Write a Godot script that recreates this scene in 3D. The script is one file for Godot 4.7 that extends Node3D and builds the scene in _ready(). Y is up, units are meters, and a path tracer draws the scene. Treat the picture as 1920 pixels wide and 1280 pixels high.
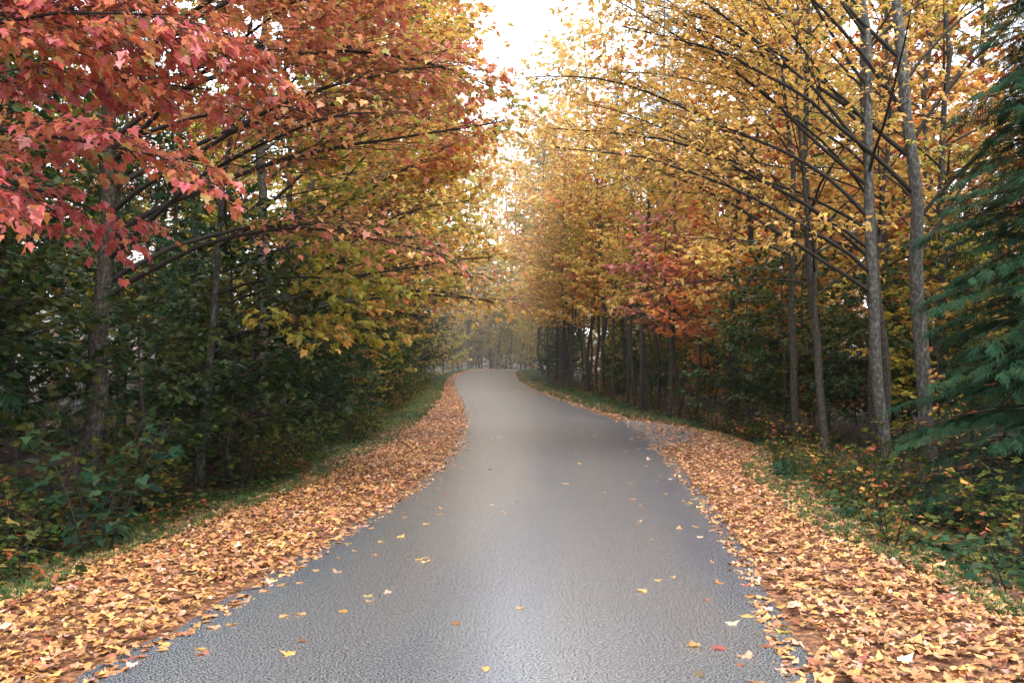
extends Node3D
# A wet one-lane forest road in autumn under a white, hazy sky.
# x to the east, y up, the camera looks along -z; "d" below is the distance ahead of the camera (d = -z).

var rng := RandomNumberGenerator.new()
var wob := FastNoiseLite.new()
var hue := FastNoiseLite.new()
var taken := {}
var mats := {}
var leaf_shapes := {}

# road edges in metres: distance ahead, x of the western edge, x of the eastern edge
const ROAD := [[-12.0, -3.7, 0.1], [-4.0, -2.95, 0.8], [0.0, -2.6, 1.15], [4.8, -2.2, 1.5], [6.15, -1.95, 1.7], [9.0, -1.6, 2.05], [13.0, -1.2, 2.42], [16.9, -1.06, 2.72], [23.8, -1.15, 3.0], [31.4, -1.52, 2.52], [38.9, -2.05, 1.96],
	[49.4, -2.88, 1.02], [60.4, -3.6, 0.45], [70.7, -4.0, 0.2], [81.2, -3.85, 0.25], [90.7, -3.3, 0.6], [100.0, -2.3, 1.7], [112.0, -0.3, 3.8], [128.0, 3.6, 7.8], [150.0, 11.0, 15.5]]


# ---------------------------------------------------------------- helpers: names, tags, numbers

func rf(a: float, b: float) -> float:
	return rng.randf_range(a, b)


func numbered(called: String) -> String:
	if not taken.has(called):
		taken[called] = 0
		return called
	taken[called] += 1
	return "%s_%03d" % [called, taken[called]]


func tag(o: Node3D, label: String, category: String, group := "") -> void:
	o.set_meta("label", label)
	o.set_meta("category", category)
	if group:
		o.set_meta("group", group)


func thing(called: String, label: String, category: String, at: Vector3, group := "") -> Node3D:
	var o := Node3D.new()
	o.name = numbered(called)
	add_child(o)
	o.position = at
	tag(o, label, category, group)
	return o


func part(called: String, mesh: Mesh, mat: Material, parent: Node) -> MeshInstance3D:
	var o := MeshInstance3D.new()
	o.name = called
	o.mesh = mesh
	if mat:
		o.material_override = mat
	parent.add_child(o, true)
	return o


func top(called: String, mesh: Mesh, mat: Material) -> MeshInstance3D:
	return part(numbered(called), mesh, mat, self)


func copy(src: Node3D, at: Vector3, turn: float, size: float, label := "", group := "") -> Node3D:
	var stem: String = str(src.name).rstrip("0123456789").trim_suffix("_")
	var o: Node3D = src.duplicate()
	o.name = numbered(stem)
	add_child(o)
	o.position = at
	o.rotation = Vector3(0, turn, 0)
	o.scale = Vector3.ONE * size
	if label:
		o.set_meta("label", label)
	if group:
		o.set_meta("group", group)
	return o


func step01(a: float, b: float, x: float) -> float:
	return smoothstep(a, b, x)


# ---------------------------------------------------------------- the lie of the land

func edge(d: float, k: int) -> float:
	var n := ROAD.size()
	for i in range(1, n):
		if d <= ROAD[i][0] or i == n - 1:
			var i0 := maxi(i - 2, 0)
			var i3 := mini(i + 1, n - 1)
			var a: float = ROAD[i - 1][0]
			var b: float = ROAD[i][0]
			var t := clampf((d - a) / (b - a), -1.0, 1.5)
			var m1: float = (ROAD[i][k] - ROAD[i0][k]) / (ROAD[i][0] - ROAD[i0][0]) * (b - a)
			var m2: float = (ROAD[i3][k] - ROAD[i - 1][k]) / (ROAD[i3][0] - ROAD[i - 1][0]) * (b - a)
			var p: float = ROAD[i - 1][k]
			var q: float = ROAD[i][k]
			var t2 := t * t
			var t3 := t2 * t
			return (2 * t3 - 3 * t2 + 1) * p + (t3 - 2 * t2 + t) * m1 + (-2 * t3 + 3 * t2) * q + (t3 - t2) * m2
	return 0.0


func along(d: float) -> float:
	return 0.85 * smoothstep(28.0, 98.0, d) - 2.2 * smoothstep(98.0, 165.0, d)


func land(x: float, d: float) -> float:
	var l := edge(d, 1) - x
	var r := x - edge(d, 2)
	var y := along(d)
	var t := maxf(l, r)
	y += 9.0 * smoothstep(120.0, 230.0, d) + 7.0 * smoothstep(18.0, 70.0, t)
	if t < 0.0:
		return y - 0.05 * smoothstep(0.0, -0.35, t)
	var rough := smoothstep(1.0, 4.0, t) * (wob.get_noise_2d(x * 9.0, d * 9.0) * 0.10 + wob.get_noise_2d(x * 2.0, d * 2.0) * 0.35)
	if l > r:
		return y + rough - 0.16 * smoothstep(0.8, 3.0, t) + 0.40 * smoothstep(3.2, 9.0, t)
	return y + rough - 0.22 * smoothstep(0.9, 3.0, t) + 0.15 * smoothstep(5.0, 14.0, t)


func at(x: float, d: float, up := 0.0) -> Vector3:
	return Vector3(x, land(x, d) + up, -d)


# ---------------------------------------------------------------- mesh building

class Acc:
	var v := PackedVector3Array()
	var n := PackedVector3Array()
	var c := PackedColorArray()
	var u := PackedVector2Array()
	var f := PackedInt32Array()
	var smooth := true
	var coloured := false
	var mapped := false
	func mesh() -> ArrayMesh:
		var m := ArrayMesh.new()
		if f.is_empty():
			return m
		var a := []
		a.resize(Mesh.ARRAY_MAX)
		a[Mesh.ARRAY_VERTEX] = v
		if smooth:
			a[Mesh.ARRAY_NORMAL] = n
		if coloured:
			a[Mesh.ARRAY_COLOR] = c
		if mapped:
			a[Mesh.ARRAY_TEX_UV] = u
		a[Mesh.ARRAY_INDEX] = f
		m.add_surface_from_arrays(Mesh.PRIMITIVE_TRIANGLES, a)
		return m


# many small shapes, each in its own place and colour, joined into one mesh
class Heap:
	var v := PackedVector3Array()
	var c := PackedColorArray()
	var f := PackedInt32Array()
	var known := {}
	func add(shape: ArrayMesh, tr: Transform3D, tint: Color) -> void:
		if not known.has(shape):
			var a := shape.surface_get_arrays(0)
			known[shape] = [a[Mesh.ARRAY_VERTEX], a[Mesh.ARRAY_INDEX]]
		var pts: PackedVector3Array = known[shape][0]
		var idx: PackedInt32Array = known[shape][1]
		var first := v.size()
		v.append_array(tr * pts)
		var cc := PackedColorArray()
		cc.resize(pts.size())
		cc.fill(tint)
		c.append_array(cc)
		for i in idx:
			f.append(first + i)
	func mesh() -> ArrayMesh:
		var m := ArrayMesh.new()
		if f.is_empty():
			return m
		var a := []
		a.resize(Mesh.ARRAY_MAX)
		a[Mesh.ARRAY_VERTEX] = v
		a[Mesh.ARRAY_COLOR] = c
		a[Mesh.ARRAY_INDEX] = f
		m.add_surface_from_arrays(Mesh.PRIMITIVE_TRIANGLES, a)
		return m


func tube(acc: Acc, pts: PackedVector3Array, r0: float, r1: float, sides: int, knobby := 0.0, power := 1.0) -> void:
	var last := pts.size() - 1
	var first := acc.v.size()
	var ref := Vector3.RIGHT
	for i in pts.size():
		var tan := (pts[mini(i + 1, last)] - pts[maxi(i - 1, 0)]).normalized()
		var e1 := (ref - tan * ref.dot(tan))
		if e1.length() < 0.05:
			e1 = tan.cross(Vector3(0.3, 0.2, 0.9))
		e1 = e1.normalized()
		ref = e1
		var e2 := tan.cross(e1)
		var r := lerpf(r0, r1, pow(float(i) / last, power))
		for k in sides:
			var w := TAU * k / sides
			var out := e1 * cos(w) + e2 * sin(w)
			var rr := r
			if knobby > 0.0:
				rr *= 1.0 + knobby * wob.get_noise_3d(out.x * 40.0 + pts[i].x * 60.0, pts[i].y * 22.0, out.z * 40.0 + pts[i].z * 60.0)
			acc.v.append(pts[i] + out * rr)
			acc.n.append(out)
	for i in last:
		for k in sides:
			var a := first + i * sides + k
			var b := first + i * sides + (k + 1) % sides
			var c := a + sides
			var e := b + sides
			acc.f.append_array(PackedInt32Array([a, c, b, b, c, e]))


func path(from: Vector3, dir: Vector3, length: float, n: int, rise: float, wander: float) -> PackedVector3Array:
	var p := PackedVector3Array([from])
	var dd := dir.normalized()
	var q := from
	for i in n:
		dd = (dd + Vector3(rf(-1, 1), rf(-1, 1), rf(-1, 1)) * wander + Vector3.UP * (rise / n)).normalized()
		q += dd * (length / n)
		p.append(q)
	return p


func on(p: PackedVector3Array, t: float) -> Vector3:
	var s := clampf(t, 0.0, 0.9999) * (p.size() - 1)
	var i := int(s)
	return p[i].lerp(p[i + 1], s - i)


func tangent(p: PackedVector3Array, t: float) -> Vector3:
	var i := int(clampf(t, 0.0, 0.9999) * (p.size() - 1))
	return (p[i + 1] - p[i]).normalized()


# leaves lie in x/z with the stalk at the origin, the tip at +z and the upper side towards +y
func leaf_outline(kind: String) -> PackedVector2Array:
	if kind == "maple":
		return PackedVector2Array([Vector2(0, 0.03), Vector2(-0.24, -0.03), Vector2(-0.44, 0.14), Vector2(-0.35, 0.29), Vector2(-0.54, 0.58), Vector2(-0.3, 0.57), Vector2(-0.17, 0.74), Vector2(0, 1.04),
			Vector2(0.16, 0.73), Vector2(0.31, 0.56), Vector2(0.52, 0.6), Vector2(0.34, 0.28), Vector2(0.45, 0.15), Vector2(0.24, -0.02)])
	if kind == "plain":
		return PackedVector2Array([Vector2(0, 0), Vector2(-0.38, 0.35), Vector2(0, 1.0), Vector2(0.38, 0.4)])
	if kind == "oval":
		return PackedVector2Array([Vector2(0, 0), Vector2(-0.17, 0.14), Vector2(-0.27, 0.4), Vector2(-0.2, 0.7), Vector2(0, 1.0), Vector2(0.2, 0.7), Vector2(0.27, 0.4), Vector2(0.17, 0.14)])
	return PackedVector2Array([Vector2(0, 0), Vector2(-0.3, 0.25), Vector2(-0.33, 0.55), Vector2(0, 1.0), Vector2(0.33, 0.55), Vector2(0.3, 0.25)])


func leaf_mesh(kind: String, curl: float, fold: float, twist: float) -> ArrayMesh:
	var key := "%s %.2f %.2f %.2f" % [kind, curl, fold, twist]
	if leaf_shapes.has(key):
		return leaf_shapes[key]
	var acc := Acc.new()
	acc.smooth = false
	acc.coloured = true
	var line := leaf_outline(kind)
	var pts := [Vector2(0, 0.4)]
	pts.append_array(Array(line))
	for p in pts:
		var y: float = absf(p.x) * fold - curl * (p.y - 0.2) * (p.y - 0.2) + twist * p.x * (p.y - 0.3) + curl * 0.5 * sin(p.x * 9.0 + p.y * 7.0) * 0.35
		acc.v.append(Vector3(p.x, y, p.y))
		acc.c.append(Color.WHITE)
	for i in line.size():
		acc.f.append_array(PackedInt32Array([0, 1 + i, 1 + (i + 1) % line.size()]))
	leaf_shapes[key] = acc.mesh()
	return leaf_shapes[key]


func lay(dir: Vector3, up: Vector3) -> Basis:
	var z := dir.normalized()
	var x := up.cross(z)
	if x.length() < 0.02:
		x = Vector3(0.7, 0.1, 0.6).cross(z)
	x = x.normalized()
	return Basis(x, z.cross(x), z)


# ---------------------------------------------------------------- materials

func ramp(stops: Array) -> Gradient:
	var g := Gradient.new()
	var o := PackedFloat32Array()
	var c := PackedColorArray()
	for s in stops:
		o.append(s[0])
		c.append(s[1])
	g.offsets = o
	g.colors = c
	return g


func grain(size: int, freq: float, kind: int, seed_: int, stops: Array, octaves := 4, normal := false) -> NoiseTexture2D:
	var n := FastNoiseLite.new()
	n.seed = seed_
	n.noise_type = kind
	n.frequency = freq
	n.fractal_octaves = octaves
	if octaves <= 1:
		n.fractal_type = FastNoiseLite.FRACTAL_NONE
	var t := NoiseTexture2D.new()
	t.width = size
	t.height = size
	t.seamless = kind != FastNoiseLite.TYPE_CELLULAR
	t.noise = n
	if stops:
		t.color_ramp = ramp(stops)
	return t


func lin(r: float, g: float, b: float) -> Color:
	return Color(r, g, b).linear_to_srgb()


func leaf_stuff(name_: String, tint: Color, rough := 0.45, glow := 1.0, shine := 0.45) -> StandardMaterial3D:
	var m := StandardMaterial3D.new()
	m.resource_name = name_
	m.albedo_color = tint.linear_to_srgb()
	m.vertex_color_use_as_albedo = true
	m.roughness = rough
	m.metallic_specular = shine
	m.backlight_enabled = glow > 0.0
	m.backlight = Color(glow, glow, glow).linear_to_srgb()
	m.cull_mode = BaseMaterial3D.CULL_DISABLED
	return m


func make_materials() -> void:
	var bark_tex := grain(512, 0.02, FastNoiseLite.TYPE_SIMPLEX_SMOOTH, 3, [[0.0, lin(0.018, 0.016, 0.013)], [0.42, lin(0.034, 0.031, 0.025)], [0.56, lin(0.05, 0.046, 0.038)], [0.66, lin(0.1, 0.096, 0.082)], [1.0, lin(0.19, 0.185, 0.16)]], 5)
	var bark_bump := grain(512, 0.05, FastNoiseLite.TYPE_SIMPLEX_SMOOTH, 4, [], 4)
	var m := StandardMaterial3D.new()
	m.albedo_texture = bark_tex
	m.uv1_triplanar = true
	m.uv1_scale = Vector3(1.6, 0.8, 1.6)
	m.roughness = 0.75
	m.heightmap_enabled = true
	m.heightmap_texture = bark_bump
	m.heightmap_scale = 1.2
	mats.bark = m
	var brown := m.duplicate()
	brown.albedo_texture = grain(512, 0.03, FastNoiseLite.TYPE_SIMPLEX_SMOOTH, 5, [[0.0, lin(0.02, 0.016, 0.012)], [0.42, lin(0.036, 0.03, 0.023)], [0.56, lin(0.05, 0.043, 0.033)], [0.7, lin(0.085, 0.078, 0.062)], [1.0, lin(0.15, 0.145, 0.12)]], 5)
	brown.roughness = 0.75
	brown.metallic_specular = 0.3
	mats.brown_bark = brown
	var twig := StandardMaterial3D.new()
	twig.albedo_color = lin(0.024, 0.02, 0.016)
	twig.roughness = 0.7
	twig.metallic_specular = 0.3
	mats.twig = twig
	mats.leaf = leaf_stuff("leaf", Color(1, 1, 1))
	mats.dull_leaf = leaf_stuff("dull_leaf", Color(1, 1, 1), 0.75, 0.9, 0.16)
	mats.litter = leaf_stuff("litter", Color(0.8, 0.68, 0.68), 0.36, 0.25, 0.5)
	mats.needle = leaf_stuff("needle", Color(1, 1, 1), 0.7, 0.5, 0.2)
	mats.grass = leaf_stuff("grass", Color(1, 1, 1), 0.45, 0.6)
	# forest floor: litter and soil, tinted by what grows or lies there
	var g := StandardMaterial3D.new()
	g.vertex_color_use_as_albedo = true
	g.albedo_texture = grain(1024, 0.035, FastNoiseLite.TYPE_CELLULAR, 8, [[0.0, Color(0.35, 0.33, 0.31)], [0.35, Color(0.62, 0.57, 0.52)], [0.6, Color(0.85, 0.8, 0.75)], [1.0, Color(1, 1, 1)]], 3)
	g.uv1_triplanar = true
	g.uv1_world_triplanar = true
	g.uv1_scale = Vector3.ONE * 0.55
	g.roughness = 0.8
	g.heightmap_enabled = true
	g.heightmap_texture = grain(1024, 0.05, FastNoiseLite.TYPE_CELLULAR, 9, [], 3)
	g.heightmap_scale = 2.0
	mats.ground = g
	# wet asphalt: dark binder with pale chips of stone
	var a := StandardMaterial3D.new()
	a.vertex_color_use_as_albedo = true
	a.albedo_texture = grain(1024, 0.1, FastNoiseLite.TYPE_CELLULAR, 21, [[0.0, lin(0.55, 0.545, 0.55)], [0.2, lin(0.3, 0.298, 0.3)], [0.38, lin(0.06, 0.06, 0.063)], [1.0, lin(0.014, 0.014, 0.016)]], 2)
	a.roughness = 1.0
	a.roughness_texture = grain(1024, 0.1, FastNoiseLite.TYPE_CELLULAR, 21, [[0.0, Color(0.2, 0.2, 0.2)], [0.3, Color(0.25, 0.25, 0.25)], [0.7, Color(0.36, 0.36, 0.36)], [1.0, Color(0.42, 0.42, 0.42)]], 1)
	a.roughness_texture_channel = BaseMaterial3D.TEXTURE_CHANNEL_RED
	a.metallic_specular = 0.55
	a.uv1_triplanar = true
	a.uv1_world_triplanar = true
	a.uv1_scale = Vector3.ONE * 0.75
	a.heightmap_enabled = true
	a.heightmap_flip_texture = true
	a.heightmap_texture = grain(1024, 0.1, FastNoiseLite.TYPE_CELLULAR, 21, [], 2)
	a.heightmap_scale = 0.018
	mats.asphalt = a
	var dry := a.duplicate()
	dry.roughness_texture = grain(1024, 0.1, FastNoiseLite.TYPE_CELLULAR, 21, [[0.0, Color(0.36, 0.36, 0.36)], [0.3, Color(0.43, 0.43, 0.43)], [0.7, Color(0.55, 0.55, 0.55)], [1.0, Color(0.6, 0.6, 0.6)]], 1)
	mats.dry_asphalt = dry


# ---------------------------------------------------------------- palettes (linear base colours)

const RED := [Color(0.54, 0.12, 0.115), Color(0.6, 0.17, 0.17), Color(0.57, 0.15, 0.09), Color(0.64, 0.23, 0.22), Color(0.52, 0.19, 0.07), Color(0.38, 0.24, 0.07), Color(0.58, 0.13, 0.14), Color(0.58, 0.19, 0.09)]
const ORANGE := [Color(0.56, 0.19, 0.05), Color(0.5, 0.12, 0.05), Color(0.6, 0.26, 0.07), Color(0.5, 0.15, 0.08), Color(0.56, 0.3, 0.07), Color(0.42, 0.1, 0.05), Color(0.4, 0.24, 0.05)]
const RUST := [Color(0.54, 0.16, 0.11), Color(0.6, 0.23, 0.1), Color(0.62, 0.26, 0.17), Color(0.46, 0.26, 0.08), Color(0.66, 0.33, 0.14), Color(0.63, 0.27, 0.18), Color(0.66, 0.4, 0.14), Color(0.6, 0.21, 0.13), Color(0.58, 0.24, 0.1)]
const GOLD := [Color(0.68, 0.42, 0.1), Color(0.72, 0.48, 0.13), Color(0.68, 0.36, 0.1), Color(0.62, 0.3, 0.09), Color(0.72, 0.46, 0.18), Color(0.6, 0.42, 0.1)]
const YELGREEN := [Color(0.4, 0.34, 0.05), Color(0.28, 0.27, 0.045), Color(0.5, 0.38, 0.06), Color(0.2, 0.22, 0.04), Color(0.55, 0.3, 0.06)]
const GREEN := [Color(0.03, 0.062, 0.018), Color(0.045, 0.085, 0.02), Color(0.026, 0.055, 0.022), Color(0.065, 0.1, 0.024), Color(0.12, 0.12, 0.03)]
const BLUEGREEN := [Color(0.028, 0.066, 0.036), Color(0.035, 0.08, 0.042), Color(0.024, 0.056, 0.03), Color(0.05, 0.09, 0.04)]
const MIXED := [Color(0.06, 0.09, 0.022), Color(0.2, 0.13, 0.035), Color(0.34, 0.15, 0.045), Color(0.05, 0.08, 0.02), Color(0.3, 0.09, 0.045), Color(0.3, 0.22, 0.055), Color(0.08, 0.1, 0.025)]
const PINK := [Color(0.5, 0.15, 0.15), Color(0.46, 0.12, 0.11), Color(0.52, 0.2, 0.16), Color(0.3, 0.13, 0.05), Color(0.16, 0.16, 0.05), Color(0.4, 0.16, 0.06)]
const FALLEN := [Color(0.56, 0.29, 0.11), Color(0.48, 0.22, 0.09), Color(0.62, 0.39, 0.19), Color(0.4, 0.17, 0.08), Color(0.6, 0.36, 0.23), Color(0.58, 0.4, 0.13), Color(0.24, 0.11, 0.055), Color(0.58, 0.32, 0.18), Color(0.68, 0.5, 0.36), Color(0.52, 0.25, 0.1), Color(0.38, 0.12, 0.07), Color(0.6, 0.36, 0.12)]


func pick(pal: Array, p: Vector3, spread := 0.55) -> Color:
	var t := 0.5 + hue.get_noise_3d(p.x, p.y, p.z) * 1.4 + rf(-spread, spread)
	var i := clampi(int(clampf(t, 0.0, 0.999) * pal.size()), 0, pal.size() - 1)
	var c: Color = pal[i]
	var k := rf(0.75, 1.2)
	return Color(c.r * k, c.g * k * rf(0.9, 1.12), c.b * k)


# ---------------------------------------------------------------- trees

# what a growing tree gathers: its wood and where its leaves sit
class Grown:
	var trunk := Acc.new()
	var limbs: Array = []
	var pos := PackedVector3Array()
	var dir := PackedVector3Array()
	var size := PackedFloat32Array()
	var col := PackedColorArray()


func put_leaf(g: Grown, p: Vector3, dir: Vector3, size: float, pal: Array) -> void:
	g.pos.append(p)
	g.dir.append(dir)
	g.size.append(size)
	g.col.append(pick(pal, p))


# one limb with a flat fan of side branches and leafy twigs
func limb(g: Grown, acc: Acc, from: Vector3, dir: Vector3, length: float, r: float, o: Dictionary, pal: Array) -> void:
	var n := maxi(4, int(length * 2.2))
	var p := path(from, dir, length, n, o.get("rise", 0.1), o.get("wander", 0.09))
	tube(acc, p, r, maxf(r * 0.22, 0.004), o.get("sides", 5))
	var per: float = o.get("per_metre", 3.2)
	var n2 := int(length * per)
	var leaf: float = o.get("leaf", 0.1)
	var bare: float = o.get("bare", 0.2)
	var tip: Array = o.get("tip", pal)
	for i in n2:
		var t := lerpf(bare, 0.99, (i + rf(0.1, 0.9)) / n2)
		var tan := tangent(p, t)
		var side := tan.cross(Vector3.UP).normalized() * (1.0 if i % 2 else -1.0)
		var w := rf(0.35, 0.85)
		var d2 := (tan * cos(w) + side * sin(w) + Vector3.UP * rf(-0.25, 0.35)).normalized()
		var l2: float = (length * o.get("ratio", 0.42) * (1.0 - 0.8 * t) + 0.3) * rf(0.65, 1.2)
		var p2 := path(on(p, t), d2, l2, 4, o.get("rise2", -0.1), 0.13)
		if o.get("subs", true):
			tube(acc, p2, maxf(r * 0.3 * (1.0 - 0.6 * t), 0.0045), 0.0028, 3)
		var gap: float = o.get("gap", 0.13)
		var n3 := maxi(2, int(l2 / gap))
		for k in n3:
			var t3 := lerpf(0.15, 1.0, (k + rf(0.0, 1.0)) / n3)
			var tan2 := tangent(p2, t3)
			var s2 := tan2.cross(Vector3.UP).normalized() * (1.0 if k % 2 else -1.0)
			var d3 := (tan2 * rf(0.4, 0.9) + s2 * rf(0.5, 1.0) + Vector3.UP * rf(-0.5, 0.35)).normalized()
			var l3: float = rf(0.12, 0.4) * o.get("twig", 1.0)
			var q := on(p2, t3)
			var e := q + d3 * l3
			if o.get("twigs", true):
				tube(acc, PackedVector3Array([q, q.lerp(e, 0.5) + Vector3(0, 0.015, 0), e]), 0.0032, 0.002, 3)
			for j in o.get("leaves", 3):
				var at_ := q.lerp(e, rf(0.25, 1.05)) + Vector3(rf(-0.03, 0.03), rf(-0.04, 0.02), rf(-0.03, 0.03))
				put_leaf(g, at_, d3 + Vector3(rf(-0.7, 0.7), rf(-0.9, 0.15), rf(-0.7, 0.7)), leaf * rf(0.6, 1.3), tip if rf(0.0, 1.0) < smoothstep(2.6, 6.0, at_.x + rf(-0.8, 0.8)) else pal)


func trunk_path(lean: Vector3, height: float, bend: float) -> PackedVector3Array:
	var p := PackedVector3Array()
	var n := int(maxf(8.0, height * 1.4))
	var w := rf(0, 100)
	for i in n + 1:
		var t := float(i) / n
		p.append(Vector3(wob.get_noise_2d(w + t * 65.0, 5.0) * bend, t * height - 0.12, wob.get_noise_2d(w + t * 65.0, 55.0) * bend) + lean * height * t)
	var off := Vector3(p[0].x, 0, p[0].z)
	for i in p.size():
		p[i] -= off
	return p


# every leaf as a two-faced diamond, joined into one crown
func joined_crown(g: Grown) -> ArrayMesh:
	var acc := Acc.new()
	acc.smooth = false
	acc.coloured = true
	var n := g.pos.size()
	acc.v.resize(n * 4)
	acc.c.resize(n * 4)
	acc.f.resize(n * 6)
	for i in n:
		var b := lay(g.dir[i], Vector3(rf(-0.7, 0.7), 1.0, rf(-0.7, 0.7)))
		var s := g.size[i]
		var z := b.z * s
		var x := b.x * (s * 0.46)
		var lift := b.y * (s * rf(0.02, 0.2))
		var p := g.pos[i]
		var mid := p + z * 0.5 + lift
		var k := i * 4
		acc.v[k] = p
		acc.v[k + 1] = mid - x
		acc.v[k + 2] = p + z
		acc.v[k + 3] = mid + x
		var c := g.col[i]
		for j in 4:
			acc.c[k + j] = c
		var m := i * 6
		acc.f[m] = k
		acc.f[m + 1] = k + 1
		acc.f[m + 2] = k + 2
		acc.f[m + 3] = k
		acc.f[m + 4] = k + 2
		acc.f[m + 5] = k + 3
	return acc.mesh()


func copies(called: String, mesh: Mesh, mat: Material, where: Array, tints: PackedColorArray, parent: Node) -> MultiMeshInstance3D:
	var mm := MultiMesh.new()
	mm.transform_format = MultiMesh.TRANSFORM_3D
	mm.use_colors = true
	mm.mesh = mesh
	mm.instance_count = where.size()
	for i in where.size():
		mm.set_instance_transform(i, where[i])
		mm.set_instance_color(i, tints[i])
	var o := MultiMeshInstance3D.new()
	o.name = called
	o.multimesh = mm
	o.material_override = mat
	parent.add_child(o, true)
	return o


func flat_mat(c: Color, dull := false) -> StandardMaterial3D:
	var q := Color(snappedf(c.r, 0.06), snappedf(c.g, 0.04), snappedf(c.b, 0.03))
	if dull:
		q = Color(snappedf(c.r, 0.02), snappedf(c.g, 0.02), snappedf(c.b, 0.015))
	var key := "flat %s %s" % [q, dull]
	if not mats.has(key):
		var m := leaf_stuff("leaf", Color(maxf(q.r, 0.02), maxf(q.g, 0.02), maxf(q.b, 0.015)), 0.75 if dull else 0.42, 0.95, 0.16 if dull else 0.5)
		mats[key] = m
	return mats[key]


# every leaf as a shaped leaf; those that show largest are parts of their own
func shaped_crown(g: Grown, root: Node3D, kind: String, singles: int, dull := false) -> void:
	var shapes := [leaf_mesh(kind, 0.35, 0.15, 0.2), leaf_mesh(kind, 0.6, 0.05, -0.35), leaf_mesh(kind, 0.2, 0.3, 0.1)]
	var order := []
	var eye := Vector3(0, 1.65, 0)
	for i in g.pos.size():
		var p := root.position + g.pos[i]
		var d := -p.z
		var seen := d > 1.5 and absf(p.x / d) < 0.53 and (p.y - 1.65) / d < 0.37
		order.append([eye.distance_to(p) / g.size[i] + (0.0 if seen else 10000.0), i])
	if singles > 0:
		order.sort()
	var heap := Heap.new()
	for k in order.size():
		var i: int = order[k][1]
		var b := lay(g.dir[i], Vector3(rf(-0.6, 0.6), 1.0, rf(-0.6, 0.6)))
		var s := g.size[i]
		var tr := Transform3D(b.scaled(Vector3.ONE * s), g.pos[i])
		var v := i % 3
		if k < singles:
			var o := part("leaf", shapes[v], flat_mat(g.col[i], dull), root)
			o.transform = tr
		else:
			heap.add(shapes[v], tr, g.col[i])
	var c := part("crown", heap.mesh(), mats.dull_leaf if dull else mats.leaf, root)
	c.set_meta("kind", "stuff")


# o: height, radius, lean, bend, limbs [[height, azimuth, climb, length], ...] or how to strew them
func grow_tree(o: Dictionary, pal: Array) -> Grown:
	var g := Grown.new()
	var h: float = o.height
	var r: float = o.radius
	var p := trunk_path(o.get("lean", Vector3.ZERO), h, o.get("bend", 0.5))
	tube(g.trunk, p, r, r * 0.15, o.get("round", 9), o.get("knobby", 0.25), 1.15)
	var list: Array = o.get("limbs", []).duplicate()
	var strewn: int = o.get("strewn", 0)
	for i in strewn:
		var t := (i + rf(0.0, 0.8)) / strewn
		var hh: float = lerpf(o.get("lowest", 0.25), 0.98, pow(t, o.get("gather", 1.0))) * h
		var reach: float = o.get("reach", 2.8) * (1.0 - 0.6 * pow(hh / h, 2.0)) * rf(0.65, 1.2)
		list.append([hh, i * 2.4 + rf(-0.5, 0.5), rf(0.15, 0.9) * o.get("climb", 1.0), reach])
	for l in list:
		var t: float = clampf((l[0] + 0.12) / h, 0.0, 0.98)
		var dir := Vector3(cos(l[1]) * cos(l[2]), sin(l[2]), -sin(l[1]) * cos(l[2]))
		var acc: Acc = Acc.new() if o.get("parted", false) else (g.limbs[0] if g.limbs else Acc.new())
		if o.get("parted", false) or g.limbs.is_empty():
			g.limbs.append(acc)
		var rl := minf(r * (1.0 - 0.85 * t) * 0.5, 0.008 + 0.0065 * l[3])
		var how := o
		if l[0] < o.get("sparse_below", 0.0):
			how = o.duplicate()
			how.leaves = 1
		limb(g, acc, on(p, t), dir, l[3], maxf(rl, 0.012), how, l[4] if l.size() > 4 else pal)
	return g


func raise_tree(called: String, label: String, where: Vector3, o: Dictionary, pal: Array, bark: String, kind := "", singles := 0, group := "") -> Node3D:
	var root := thing(called, label, o.get("category", "tree"), where, group)
	var g := grow_tree(o, pal)
	part("trunk", g.trunk.mesh(), mats[bark], root)
	for acc in g.limbs:
		var bough := part("branch" if o.get("parted", false) else "limbs", acc.mesh(), mats.twig, root)
		if not o.get("parted", false):
			bough.set_meta("kind", "stuff")
	if kind:
		shaped_crown(g, root, kind, singles)
	elif g.pos.size():
		part("crown", joined_crown(g), mats.leaf, root)
	return root


func tinted(o: Node3D, tint: Color) -> void:
	var key := "tint %s" % tint
	if not mats.has(key):
		mats[key] = leaf_stuff("leaf", tint)
	for c in o.get_children():
		if str(c.name).begins_with("crown") or str(c.name).begins_with("foliage"):
			c.material_override = mats[key]


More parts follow.
